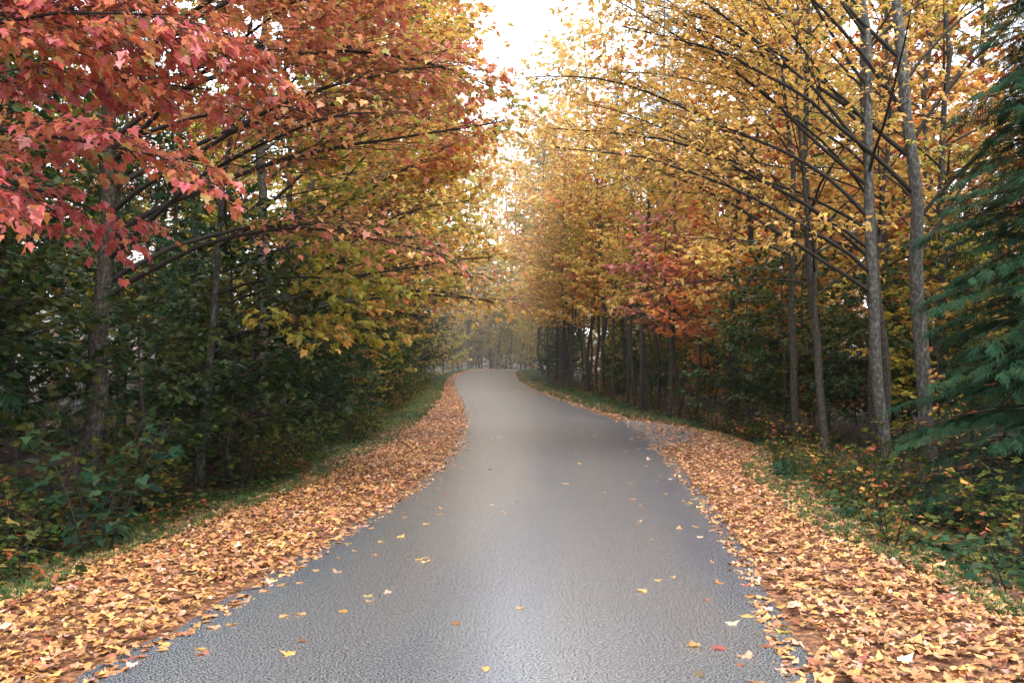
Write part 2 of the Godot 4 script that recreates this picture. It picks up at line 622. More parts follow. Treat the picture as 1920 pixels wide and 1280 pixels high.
# a flat spray of hemlock: a twig with rows of short needles
func hemlock_spray(seed_: int) -> ArrayMesh:
	var keep := rng.state
	rng.seed = seed_
	var acc := Acc.new()
	acc.smooth = false
	acc.coloured = true
	for k in 11:
		var t := k / 10.0
		var s := 1.0 if k % 2 else -1.0
		var from := Vector3(0, -0.1 * t * t, t * 0.8)
		var l := (0.36 * (1.0 - t * 0.75) + 0.06) * rf(0.8, 1.15)
		var dir := Vector3(s * rf(0.5, 0.8), rf(-0.25, 0.0), rf(0.6, 0.9)).normalized()
		if k == 10:
			dir = Vector3(0, -0.25, 1).normalized()
			l = 0.22
		var side := dir.cross(Vector3.UP).normalized()
		var rows := int(l / 0.03)
		for j in rows:
			var u := (j + 0.5) / rows
			var q := from + dir * (l * u) + Vector3(0, -0.05 * u * u, 0)
			var young := rf(1.0, 1.5)
			var c := Color(0.8 * young, young, 0.85 * young)
			for w in [-1.0, 1.0]:
				var tip: Vector3 = q + (side * w * 0.8 + dir * 0.6).normalized() * rf(0.04, 0.06) + Vector3(0, rf(-0.012, 0.012), 0)
				var b := acc.v.size()
				acc.v.append_array(PackedVector3Array([q - dir * 0.02, tip, q + dir * 0.02]))
				acc.c.append_array(PackedColorArray([c, c, c]))
				acc.f.append_array(PackedInt32Array([b, b + 1, b + 2]))
	rng.state = keep
	return acc.mesh()


func conifer(called: String, label: String, where: Vector3, height: float, reach: float, lowest: float, sprays: Array, tint: Color, spacing := 0.32, per := 7.0, size := 0.75, group := "", category := "conifer", whorl := 4) -> Node3D:
	var root := thing(called, label, category, where, group)
	var wood := Acc.new()
	var trunk := Acc.new()
	var p := trunk_path(Vector3(rf(-0.02, 0.02), 0, rf(-0.02, 0.02)), height, 0.15)
	tube(trunk, p, height * 0.012 + 0.02, 0.012, 7, 0.2)
	var spots := [[], []]
	var tints := [PackedColorArray(), PackedColorArray()]
	var y := lowest
	var w := rf(0, TAU)
	while y < height - 0.1:
		for k in whorl:
			w += 1.7 + rf(-0.4, 0.4)
			var t := y / height
			var l := reach * (1.0 - pow(t, 1.3)) * rf(0.6, 1.15) + 0.15
			var bp := path(on(p, t) + Vector3(0, rf(-0.15, 0.15), 0), Vector3(cos(w), rf(0.0, 0.35), sin(w)), l, 5, -0.55, 0.06)
			tube(wood, bp, 0.006 + l * 0.003, 0.003, 4)
			var n := int(l * per) + 2
			for j in n:
				var u := lerpf(0.12, 1.0, (j + rf(0, 1)) / n)
				var tan := tangent(bp, u)
				var side := tan.cross(Vector3.UP).normalized() * (1.0 if j % 2 else -1.0)
				var dir := (tan * rf(0.4, 1.0) + side * rf(0.3, 0.95) + Vector3.UP * rf(-0.4, 0.02))
				var spray_length := size * rf(0.5, 1.15)
				var v := j % 2
				spots[v].append(Transform3D(lay(dir, Vector3(rf(-0.3, 0.3), 1, rf(-0.3, 0.3))).scaled(Vector3.ONE * spray_length), on(bp, u) + side * rf(0.0, 0.4) * l * (1.0 - u * 0.8) + Vector3(0, -0.04 * l, 0)))
				var c := rf(0.65, 1.25)
				tints[v].append(Color(tint.r * c * rf(0.85, 1.25), tint.g * c, tint.b * c))
		y += spacing * rf(0.8, 1.2)
	part("trunk", trunk.mesh(), mats.brown_bark, root)
	part("limbs", wood.mesh(), mats.twig, root)
	for v in 2:
		var c := copies("crown", sprays[v], mats.needle, spots[v], tints[v], root)
		c.set_meta("kind", "stuff")
	return root


# a bush or sapling: several thin stems from one foot
func bush(called: String, label: String, where: Vector3, height: float, width: float, stems: int, leaf: float, pal: Array, kind := "", singles := 0, group := "", category := "shrub", leaves := 3) -> Node3D:
	var root := thing(called, label, category, where, group)
	var g := Grown.new()
	var wood := Acc.new()
	for i in stems:
		var w := TAU * i / stems + rf(-0.5, 0.5)
		var out := rf(0.15, 0.5) * width / height
		var dir := Vector3(cos(w) * out, 1.0, sin(w) * out)
		var h := height * rf(0.6, 1.05)
		var foot := Vector3(cos(w), 0, sin(w)) * width * rf(0.02, 0.12) + Vector3(0, -0.06, 0)
		var p := path(foot, dir, h, 6, -0.25, 0.12)
		tube(wood, p, 0.006 + h * 0.004, 0.003, 4)
		var n := int(h * 9.0) + 2
		for j in n:
			var t := lerpf(0.2, 1.0, (j + rf(0, 1)) / n)
			var a := rf(0, TAU)
			var d2 := Vector3(cos(a), rf(-0.1, 0.5), sin(a)).normalized()
			var l2 := rf(0.2, 0.5) * width * (1.1 - 0.6 * t) * 0.6 + 0.06
			var q := on(p, t)
			var p2 := path(q, d2, l2, 2, -0.4, 0.1)
			tube(wood, p2, 0.0035, 0.002, 3)
			for k in leaves:
				put_leaf(g, on(p2, rf(0.3, 1.0)), d2 + Vector3(rf(-0.7, 0.7), rf(-0.7, 0.3), rf(-0.7, 0.7)), leaf * rf(0.7, 1.25), pal)
	part("stems", wood.mesh(), mats.twig, root)
	if kind:
		shaped_crown(g, root, kind, singles, true)
	else:
		part("foliage", joined_crown(g), mats.dull_leaf, root)
	return root


# ================================================================ the place

func _ready() -> void:
	# ---- camera, sky, light, air
	var cam := Camera3D.new()
	cam.name = "camera"
	cam.position = Vector3(0, 1.65, 0)
	cam.rotation_degrees = Vector3(1.24, 0, 0)
	cam.fov = 40.0
	cam.near = 0.1
	cam.far = 900.0
	add_child(cam)
	cam.current = true
	var sky_mat := ProceduralSkyMaterial.new()
	sky_mat.sky_top_color = Color(0.9, 0.94, 1.0)
	sky_mat.sky_horizon_color = Color(1.0, 0.985, 0.985)
	sky_mat.sky_curve = 0.2
	sky_mat.ground_horizon_color = Color(0.5, 0.46, 0.42)
	sky_mat.ground_bottom_color = Color(0.25, 0.2, 0.15)
	sky_mat.sun_angle_max = 0.0
	var sky := Sky.new()
	sky.sky_material = sky_mat
	var env := Environment.new()
	env.background_mode = Environment.BG_SKY
	env.sky = sky
	env.background_energy_multiplier = 1.0
	env.tonemap_mode = Environment.TONE_MAPPER_LINEAR
	env.tonemap_exposure = 4.0
	env.fog_enabled = true
	env.fog_density = 0.00015
	env.volumetric_fog_enabled = true
	env.volumetric_fog_density = 0.0
	env.fog_light_color = Color(0.95, 0.95, 0.96)
	env.sdfgi_enabled = true
	env.ssao_enabled = true
	env.ssil_enabled = true
	var we := WorldEnvironment.new()
	we.name = "environment"
	we.environment = env
	add_child(we)
	var sun := DirectionalLight3D.new()
	sun.name = "sun"
	sun.light_energy = 0.5
	sun.light_angular_distance = 30.0
	sun.light_color = Color(1.0, 0.98, 0.95)
	sun.rotation_degrees = Vector3(-62, 20, 0)
	sun.shadow_enabled = true
	add_child(sun)

	rng.seed = 4711
	wob.seed = 7
	wob.frequency = 0.02
	hue.seed = 12
	hue.frequency = 0.45
	hue.fractal_octaves = 2
	make_materials()
	build_ground()
	build_road()
	build_litter()
	build_verge()
	build_west_trees()
	build_east_trees()
	build_woods()
	build_understory()
	for q in [[48.0, 92.0, 0.003, "thin pale mist between the trees round the far bend of the road"], [92.0, 185.0, 0.03, "thick pale mist hanging in the trees beyond the crest of the road"]]:
		var mist := FogVolume.new()
		mist.name = numbered("mist")
		mist.size = Vector3(110, 30, q[1] - q[0])
		mist.position = Vector3(0, 13, -0.5 * (q[0] + q[1]))
		var air := FogMaterial.new()
		air.albedo = Color(0.98, 0.955, 0.935)
		air.density = q[2]
		mist.material = air
		add_child(mist)
		tag(mist, q[3], "mist")
		mist.set_meta("kind", "stuff")


func d_steps(first: float, last: float) -> PackedFloat32Array:
	var out := PackedFloat32Array()
	var d := first
	while d < last:
		out.append(d)
		d += clampf(0.02 * absf(d) + 0.12, 0.25, 6.0)
	out.append(last)
	return out


func sheet(acc: Acc, rows: int, cols: int, first := 0) -> void:
	for i in rows - 1:
		for j in cols - 1:
			var a := first + i * cols + j
			acc.f.append_array(PackedInt32Array([a, a + cols, a + 1, a + 1, a + cols, a + cols + 1]))


func litter_width(d: float, k: int) -> float:
	var n := wob.get_noise_2d(d * 14.0, k * 300.0) * 0.5
	if k == 1:
		return lerpf(1.85, 0.9, smoothstep(9.0, 62.0, d)) + n * 0.5
	return lerpf(1.15, 0.75, smoothstep(24.0, 40.0, d)) + 0.9 * smoothstep(13.0, 18.0, d) * smoothstep(29.0, 22.0, d) + 0.5 * smoothstep(9.0, 7.0, d) + 0.9 * smoothstep(6.6, 4.6, d) + n * 0.5


func build_ground() -> void:
	var acc := Acc.new()
	acc.coloured = true
	var ds := d_steps(-14.0, 420.0)
	var us := PackedFloat32Array([-300, -180, -110, -70, -45, -30, -22, -17, -13.5, -11, -9, -7.6, -6.6, -5.8, -5.1, -4.5, -4.0, -3.5, -3.1, -2.7, -2.35, -2.0, -1.7, -1.4, -1.1, -0.8, -0.5, -0.25, 0.0, 0.25, 0.5])
	var cols := us.size() * 2
	for d in ds:
		var l := edge(minf(d, 150.0), 1)
		var r := edge(minf(d, 150.0), 2)
		for j in cols:
			var t: float = us[j] if j < us.size() else -us[cols - 1 - j]
			var x := l + t if j < us.size() else r + t
			acc.v.append(at(x, d))
			var out := -t if j < us.size() else t
			var band := litter_width(d, 1 if j < us.size() else 2)
			var soil := Color(0.075, 0.05, 0.03)
			var lawn := Color(0.1, 0.12, 0.04)
			var leaves := Color(0.30, 0.14, 0.055)
			var c := leaves.lerp(lawn, smoothstep(band - 0.1, band + 0.25, out))
			c = c.lerp(soil, smoothstep(band + 0.8, band + 1.9, out + wob.get_noise_2d(x * 20.0, d * 20.0)))
			var patch := wob.get_noise_2d(x * 30.0 + 400.0, d * 30.0)
			c = c.lerp(leaves * 0.7, clampf(patch * 1.6, 0.0, 0.7) * smoothstep(band, band + 1.5, out))
			acc.c.append(c)
	for i in ds.size():
		for j in cols:
			var k := i * cols + j
			var e := acc.v[i * cols + mini(j + 1, cols - 1)] - acc.v[i * cols + maxi(j - 1, 0)]
			var f := acc.v[mini(i + 1, ds.size() - 1) * cols + j] - acc.v[maxi(i - 1, 0) * cols + j]
			var nn := e.cross(f).normalized()
			acc.n.append(nn if nn.y > 0 else -nn)
	sheet(acc, ds.size(), cols)
	var o := top("ground", acc.mesh(), mats.ground)
	o.set_meta("kind", "structure")
	o.set_meta("label", "forest floor and grassy verges beside the road")


func build_road() -> void:
	var acc := Acc.new()
	acc.coloured = true
	var ds := d_steps(-12.0, 150.0)
	var cols := 41
	for d in ds:
		var l := edge(d, 1)
		var r := edge(d, 2)
		for j in cols:
			var u := j / (cols - 1.0)
			var wig := 0.0
			if j == 0 or j == cols - 1:
				wig = wob.get_noise_2d(d * 60.0, j * 90.0) * 0.12
			var x := lerpf(l - 0.06, r + 0.06, u) + wig
			acc.v.append(Vector3(x, along(d) + 0.012 + 0.035 * (1.0 - pow(absf(u * 2.0 - 1.0), 2.0)), -d))
			acc.n.append(Vector3.UP)
			# tyres polish two tracks; between them the surface keeps its grit
			var tracks := exp(-pow((u - 0.27) / 0.1, 2.0)) + exp(-pow((u - 0.73) / 0.1, 2.0))
			var k := 1.0 + 0.25 * tracks + 0.35 * wob.get_noise_2d(x * 22.0, d * 4.0) + 0.15 * wob.get_noise_2d(x * 60.0 + 90.0, d * 14.0)
			acc.c.append(Color(k * 0.93, k, k * 1.14))
	sheet(acc, ds.size(), cols)
	var o := top("road", acc.mesh(), mats.asphalt)
	o.set_meta("kind", "structure")
	o.set_meta("label", "wet asphalt one-lane road winding into the forest")
	var pull := Acc.new()
	pull.coloured = true
	for i in 41:
		var t := i / 40.0
		var d := lerpf(18.0, 27.0, t)
		var wide := 1.35 * pow(sin(PI * clampf(t, 0.004, 0.996)), 0.7)
		for k in 7:
			var x := edge(d, 2) - 0.04 + wide * k / 6.0 + (wob.get_noise_2d(d * 70.0, 44.0) * 0.3 if k == 6 else 0.0)
			pull.v.append(Vector3(x, maxf(land(x, d), along(d)) + 0.008, -d))
			pull.n.append(Vector3.UP)
			var g := 0.9 + 0.6 * wob.get_noise_2d(x * 60.0, d * 60.0)
			pull.c.append(Color(g * 1.25, g * 1.15, g * 1.1))
	sheet(pull, 41, 7)
	var lay_by := top("gravel_pull_off", pull.mesh(), mats.dry_asphalt)
	lay_by.set_meta("kind", "structure")
	lay_by.set_meta("label", "small leaf-strewn gravel pull-off beside the asphalt")


func scatter_leaf(x: float, d: float, lift: float, tilt: float, size: float) -> Transform3D:
	var w := rf(0, TAU)
	var b := lay(Vector3(cos(w), rf(-tilt, tilt) * 0.6, sin(w)), Vector3(rf(-tilt, tilt), 1, rf(-tilt, tilt)))
	return Transform3D(b.scaled(Vector3.ONE * size), at(x, d, lift))


func build_litter() -> void:
	var shapes := [leaf_mesh("maple", 0.25, 0.1, 0.15), leaf_mesh("maple", -0.5, -0.15, 0.3), leaf_mesh("oval", 0.35, 0.25, -0.3), leaf_mesh("maple", 0.6, 0.35, -0.5), leaf_mesh("oval", -0.4, -0.2, 0.5), leaf_mesh("round", 0.3, 0.2, 0.4)]
	var simple := leaf_mesh("plain", 0.3, 0.2, 0.3)
	# single leaves strewn over the asphalt, more of them towards its edges
	var n := 0
	var single := 0
	while single < 200:
		var d := 4.4 + 18.0 * pow(rf(0, 1), 1.7)
		var u := rf(0, 1)
		var near_edge := absf(u * 2.0 - 1.0)
		if rf(0, 1) > 0.07 + 0.93 * pow(near_edge, 4.0):
			continue
		var x := lerpf(edge(d, 1), edge(d, 2), u)
		var o := top("fallen_leaf", shapes[single % 6], flat_mat(pick(FALLEN, Vector3(x, 0, d) * 5.0, 0.9)))
		var tr := scatter_leaf(x, d, 0.0, 0.12, rf(0.06, 0.11))
		var crown := 0.012 + 0.035 * (1.0 - near_edge * near_edge)
		tr.origin.y = along(d) + crown + 0.004
		o.transform = tr
		tag(o, "single fallen leaf lying on the wet asphalt of the road", "leaf", "fallen leaves strewn over the asphalt")
		single += 1
	for k in [1, 2]:
		var root := Node3D.new()
		root.name = "leaf_litter" if k == 1 else "leaf_litter_001"
		add_child(root)
		taken["leaf_litter"] = 1
		tag(root, "band of orange fallen leaves between the dark shrubs and the inner bend of the road" if k == 1 else "band of orange fallen leaves between the asphalt and the grey trunks by the hemlock", "fallen leaves")
		root.set_meta("kind", "stuff")
		var heap := Heap.new()
		var d := 3.6
		var nearest := 0
		while d < 105.0:
			var step := 0.25 if d < 30 else 0.6
			var dens: float = 640.0 if d < 11 else (420.0 if d < 24 else (120.0 if d < 50 else 60.0))
			var big := 1.0 if d < 24 else (1.25 if d < 50 else 1.6)
			var wide := litter_width(d, k)
			var count := int(wide * step * dens)
			for i in count:
				var u := rf(0, 1)
				# thins out over the grass and, raggedly, onto the asphalt
				var t := -0.12 + (wide + 0.75) * u - absf(rng.randfn(0.0, 0.16)) * (1.0 if u < 0.1 else 0.0)
				var dd := d + rf(0, step)
				if k == 2 and dd > 18.6 and dd < 26.4 and t < 1.25 and rf(0, 1) < 0.72:
					continue
				if rf(0, 1) < 0.9 * smoothstep(wide - 0.25, wide + 0.5, t):
					continue
				var x := edge(dd, 1) - t if k == 1 else edge(dd, 2) + t
				var v := rng.randi() % 6
				var tr := scatter_leaf(x, dd, rf(0.022, 0.055) if t > 0.0 else rf(0.018, 0.03), 0.34 if t > 0.0 else 0.15, rf(0.032, 0.092) * big)
				var c := pick(FALLEN, Vector3(x, 0, dd) * 3.0, 0.95)
				var shade := rf(0.45, 1.3)
				c = Color(c.r * shade, c.g * shade, c.b * shade)
				if d < 6.2 and nearest < 50 and i % 15 == 0:
					var o := top("fallen_leaf", shapes[v], flat_mat(c))
					o.transform = tr
					tag(o, "curled autumn leaf in the thick litter beside the asphalt", "leaf", "leaves lying in the roadside litter")
					nearest += 1
				else:
					heap.add(shapes[v] if d < 26.0 else simple, tr, c)
			d += step
		part("leaves", heap.mesh(), mats.litter, root)
	# thinner, browner leaves on the forest floor
	var root2 := Node3D.new()
	root2.name = "forest_leaf_litter"
	add_child(root2)
	tag(root2, "brown fallen leaves scattered over the dark forest floor under the trees", "fallen leaves")
	root2.set_meta("kind", "stuff")
	var heap2 := Heap.new()
	for i in 26000:
		var d := 3.5 + 55.0 * pow(rf(0, 1), 1.6)
		var k := 1 + i % 2
		var t := litter_width(d, k) + 0.1 + 9.0 * pow(rf(0, 1), 1.5)
		var x := edge(d, 1) - t if k == 1 else edge(d, 2) + t
		var v := i % 3
		var tr := scatter_leaf(x, d, rf(0.01, 0.06), 0.5, rf(0.06, 0.11))
		var c := pick(FALLEN, Vector3(x, 0, d), 0.9)
		var k2 := rf(0.3, 0.75)
		heap2.add(shapes[v * 2] if d < 14.0 else simple, tr, Color(c.r * k2, c.g * k2, c.b * k2))
	part("leaves", heap2.mesh(), mats.litter, root2)


func tuft(blades: int, seed_: int) -> ArrayMesh:
	var keep := rng.state
	rng.seed = seed_
	var acc := Acc.new()
	acc.smooth = false
	acc.coloured = true
	for i in blades:
		var w := rf(0, TAU)
		var out := Vector3(cos(w), 0, sin(w))
		var side := Vector3(-out.z, 0, out.x) * rf(0.004, 0.007)
		var h := rf(0.5, 1.0)
		var lean := rf(0.1, 0.7)
		var foot := Vector3(rf(-0.12, 0.12), 0, rf(-0.12, 0.12))
		var mid := foot + out * lean * 0.3 * h + Vector3(0, h * 0.6, 0)
		var tip := foot + out * lean * h + Vector3(0, h * rf(0.75, 1.0), 0)
		var b := acc.v.size()
		acc.v.append_array(PackedVector3Array([foot - side * 3.0, foot + side * 3.0, mid - side * 2.5, mid + side * 2.5, tip]))
		var k := rf(0.7, 1.3)
		for j in 5:
			acc.c.append(Color(k * rf(0.8, 1.3), k, k))
		acc.f.append_array(PackedInt32Array([b, b + 2, b + 1, b + 1, b + 2, b + 3, b + 2, b + 4, b + 3]))
	rng.state = keep
	return acc.mesh()


func herb(seed_: int) -> ArrayMesh:
	var keep := rng.state
	rng.seed = seed_
	var acc := Acc.new()
	acc.smooth = false
	acc.coloured = true
	for i in 16:
		var w := rf(0, TAU)
		var r := rf(0.1, 0.7)
		var p := Vector3(cos(w) * r, rf(0.25, 1.0) * (1.0 - r * 0.4), sin(w) * r)
		var b := lay(Vector3(cos(w), rf(-0.5, 0.2), sin(w)), Vector3(rf(-0.4, 0.4), 1, rf(-0.4, 0.4)))
		var s := rf(0.3, 0.5)
		var k := acc.v.size()
		acc.v.append_array(PackedVector3Array([p, p + b.z * s * 0.45 - b.x * s * 0.34 + b.y * s * 0.1, p + b.z * s, p + b.z * s * 0.45 + b.x * s * 0.34 + b.y * s * 0.1]))
		var c := rf(0.7, 1.3)
		for j in 4:
			acc.c.append(Color(c * rf(0.85, 1.2), c, c))
		acc.f.append_array(PackedInt32Array([k, k + 1, k + 2, k, k + 2, k + 3]))
	rng.state = keep
	return acc.mesh()


func build_verge() -> void:
	var where := [[], []]
	var tints := [PackedColorArray(), PackedColorArray()]
	var shapes := [tuft(14, 31), tuft(18, 32)]
	for i in 15000:
		var d := 3.6 + 95.0 * pow(rf(0, 1), 2.0)
		var k := 1 + i % 2
		var lit := litter_width(d, k)
		var wide := 0.85 if k == 1 else (1.0 if d < 18 else 2.0)
		var t := lit + rf(-0.3, 1.0) * wide
		if k == 2 and d < 8.5 and t > lit + 0.6:
			continue
		var x := edge(d, 1) - t if k == 1 else edge(d, 2) + t
		var s := rf(0.07, 0.16) * (1.0 if d < 25 else 1.4)
		var b := Basis(Vector3.UP, rf(0, TAU)).scaled(Vector3(s * 1.5, s, s * 1.5))
		var v := rng.randi() % 2
		where[v].append(Transform3D(b, at(x, d, -0.01)))
		var c := rf(0.7, 1.25)
		var dry := maxf(0.0, wob.get_noise_2d(x * 25.0, d * 25.0)) * 1.2
		tints[v].append(Color(0.075, 0.13, 0.035).lerp(Color(0.2, 0.15, 0.055), clampf(dry * 1.4, 0.0, 0.85)) * c)
	var root := Node3D.new()
	root.name = "grass"
	add_child(root)
	tag(root, "short green grass growing along both verges behind the leaf litter", "grass")
	root.set_meta("kind", "stuff")
	for v in 2:
		copies("blades", shapes[v], mats.grass, where[v], tints[v], root)
	# low broad-leaved plants creeping out of the wood
	var w2 := [[], []]
	var t2 := [PackedColorArray(), PackedColorArray()]
	var hs := [herb(41), herb(42)]
	for i in 5200:
		var d := 3.8 + 60.0 * pow(rf(0, 1), 1.9)
		var k := 1 + i % 2
		var t := litter_width(d, k) + (0.25 if k == 2 else 0.5) + 2.6 * pow(rf(0, 1), 1.4)
		var x := edge(d, 1) - t if k == 1 else edge(d, 2) + t
		if wob.get_noise_2d(x * 22.0, d * 22.0 + 700.0) < -0.12:
			continue
		var s := rf(0.1, 0.26)
		w2[i / 2 % 2].append(Transform3D(Basis(Vector3.UP, rf(0, TAU)).scaled(Vector3.ONE * s), at(x, d, -0.01)))
		var c: Color = pick(BLUEGREEN if k == 2 else GREEN, Vector3(x, 0, d)) if rf(0, 1) < 0.72 else pick(MIXED, Vector3(x, 0, d))
		t2[i / 2 % 2].append(c)
	var root2 := Node3D.new()
	root2.name = "ground_cover"
	add_child(root2)
	tag(root2, "low leafy green plants creeping over the edge of the forest floor", "ground cover")
	root2.set_meta("kind", "stuff")
	for v in 2:
		copies("leaves", hs[v], mats.dull_leaf, w2[v], t2[v], root2)


func build_west_trees() -> void:
	# the red maple whose boughs hang in from beyond the frame
	raise_tree("red_maple", "red maple with big pink red leaves on boughs drooping beside the road", at(-6.5, 7.9), {
		"height": 10.0, "radius": 0.14, "bend": 0.3, "parted": true, "leaf": 0.088, "rise": -0.75, "rise2": -0.45, "per_metre": 5.4, "gap": 0.095, "leaves": 4, "ratio": 0.36, "bare": 0.3,
		"limbs": [[3.50, 0.0, 0.4, 3.7], [3.75, 0.35, 0.45, 3.7], [3.95, -0.2, 0.5, 3.9], [4.25, 0.2, 0.5, 3.9], [4.55, -0.35, 0.5, 3.8], [4.75, 0.4, 0.5, 4.2], [4.95, 0.05, 0.55, 4.2], [5.35, -0.2, 0.55, 4.0], [5.55, 0.3, 0.5, 4.3], [5.95, 0.0, 0.5, 4.2], [6.35, -0.4, 0.5, 3.6], [6.55, 0.4, 0.5, 4.0], [3.35, -0.45, 0.3, 3.0], [3.25, 0.6, 0.4, 3.0], [6.50, 2.5, 0.6, 2.5], [7.40, -1.6, 0.6, 2.5], [8.20, 0.8, 0.8, 2.2], [9.00, 3.9, 0.9, 2.0]]}, RED, "brown_bark", "maple", 300)
	# the orange maple that fans out over the road
	raise_tree("orange_maple", "big orange maple fanning dark layered boughs out over the road", at(-5.35, 11.6), {
		"height": 12.5, "radius": 0.12, "lean": Vector3(0.05, 0, 0), "bend": 0.5, "parted": true, "tip": RUST + GOLD + YELGREEN.slice(0, 2), "sparse_below": 3.75, "leaf": 0.088, "rise": -0.75, "rise2": -0.2, "per_metre": 5.0, "gap": 0.11, "leaves": 5, "ratio": 0.42, "bare": 0.35,
		"limbs": [[2.6, 0.0, 0.65, 4.6], [2.8, 0.5, 0.7, 4.8], [3.1, -0.4, 0.65, 4.6], [3.4, 0.2, 0.7, 5.2], [3.7, -0.2, 0.7, 4.9], [4.0, 0.6, 0.7, 5.0], [4.3, -0.6, 0.7, 4.4], [4.6, 0.1, 0.75, 5.2], [4.9, 0.4, 0.75, 5.0], [5.2, -0.3, 0.75, 4.8], [5.6, 0.0, 0.8, 5.0], [5.9, 0.7, 0.8, 4.6],
			[6.2, 0.2, 0.8, 4.6], [6.7, -0.6, 0.8, 4.2], [7.2, 0.5, 0.85, 4.2], [7.7, -0.1, 0.85, 4.2], [4.4, 2.2, 0.5, 3.5], [5.5, -2.0, 0.5, 3.5], [7.0, 3.0, 0.6, 3.2], [8.4, 0.3, 0.9, 3.8], [9.2, -0.4, 0.9, 3.4], [5.4, 0.3, 0.7, 5.0], [6.4, -0.2, 0.7, 4.8], [6.0, 0.9, 0.7, 4.4], [7.0, 0.1, 0.7, 4.6], [4.5, 1.2, 0.6, 4.0], [10.4, 2.0, 1.0, 2.6], [10.8, -1.2, 1.0, 2.4]]}, RUST, "brown_bark", "maple", 300)
	raise_tree("yellow_maple", "slim leaning grey maple with yellow green leaves over dark shrubs", at(-4.75, 14.3), {
		"height": 7.5, "radius": 0.075, "lean": Vector3(0.13, 0, 0.05), "bend": 0.25, "parted": true, "leaf": 0.11, "rise": -0.6, "rise2": -0.3, "per_metre": 4.2, "gap": 0.12, "leaves": 4, "ratio": 0.42, "bare": 0.3,
		"limbs": [[2.2, 0.1, 0.35, 2.6], [2.4, -0.5, 0.4, 2.4], [2.7, 0.6, 0.45, 2.6], [2.9, -0.1, 0.5, 2.9], [3.2, 0.3, 0.5, 2.8], [3.6, -0.6, 0.5, 2.6], [4.0, 0.3, 0.6, 2.6], [4.5, -0.7, 0.6, 2.4], [5.2, 2.0, 0.6, 2.0], [5.8, 0.0, 0.7, 2.2], [6.4, -1.8, 0.8, 1.6]]}, YELGREEN, "bark", "maple", 200)
	raise_tree("fan_maple", "maple with a dense low fan of dark twigs reaching across the bend", at(-4.9, 18.5), {
		"height": 12.0, "radius": 0.12, "lean": Vector3(0.04, 0, 0), "bend": 0.5, "parted": true, "tip": GOLD + YELGREEN, "sparse_below": 3.3, "leaf": 0.105, "rise": -0.32, "rise2": -0.05, "per_metre": 4.6, "gap": 0.14, "leaves": 5, "ratio": 0.45, "bare": 0.35,
		"limbs": [[2.5, 0.1, 0.3, 4.9], [2.6, 0.4, 0.35, 5.0], [2.8, -0.2, 0.38, 4.8], [3.0, 0.2, 0.4, 5.2], [3.2, -0.4, 0.45, 4.8], [3.4, 0.5, 0.5, 5.3], [3.8, 0.0, 0.55, 5.4], [4.3, 0.3, 0.6, 5.2], [4.8, -0.3, 0.65, 5.0], [5.3, 0.2, 0.7, 5.2], [5.9, 0.6, 0.7, 4.8], [6.5, -0.4, 0.75, 4.6], [7.1, 0.2, 0.8, 4.4], [7.8, 0.4, 0.8, 4.0], [8.4, -0.4, 0.85, 3.8], [9.4, 0.2, 0.9, 3.2], [6.4, 2.6, 0.5, 3.2], [8.0, -2.2, 0.7, 3.0], [10.4, 1.5, 1.0, 2.4]]}, ORANGE + GOLD, "brown_bark", "maple", 0)
	raise_tree("gold_maple", "golden maple arching over the bend behind the low dark fan", at(-5.4, 25.5), {
		"height": 14.0, "radius": 0.14, "lean": Vector3(0.03, 0, 0), "bend": 0.5, "leaf": 0.15, "rise": -0.4, "rise2": -0.1, "per_metre": 3.6, "gap": 0.18, "leaves": 5, "ratio": 0.45, "bare": 0.3, "strewn": 14, "lowest": 0.3, "reach": 3.4, "sides": 4,
		"limbs": [[3.6, 0.2, 0.5, 5.0], [3.9, -0.2, 0.5, 5.0], [3.6, 0.5, 0.6, 5.2], [4.2, 0.0, 0.6, 5.4], [4.8, 0.3, 0.6, 5.2], [5.4, -0.4, 0.7, 5.0], [6.0, 0.2, 0.7, 5.2], [6.8, 0.5, 0.7, 5.0], [7.6, -0.1, 0.8, 5.0], [8.4, 0.3, 0.8, 4.6], [9.4, 0.0, 0.9, 4.2], [10.6, 0.3, 0.9, 3.6]]}, GOLD + YELGREEN, "brown_bark", "oval", 0)


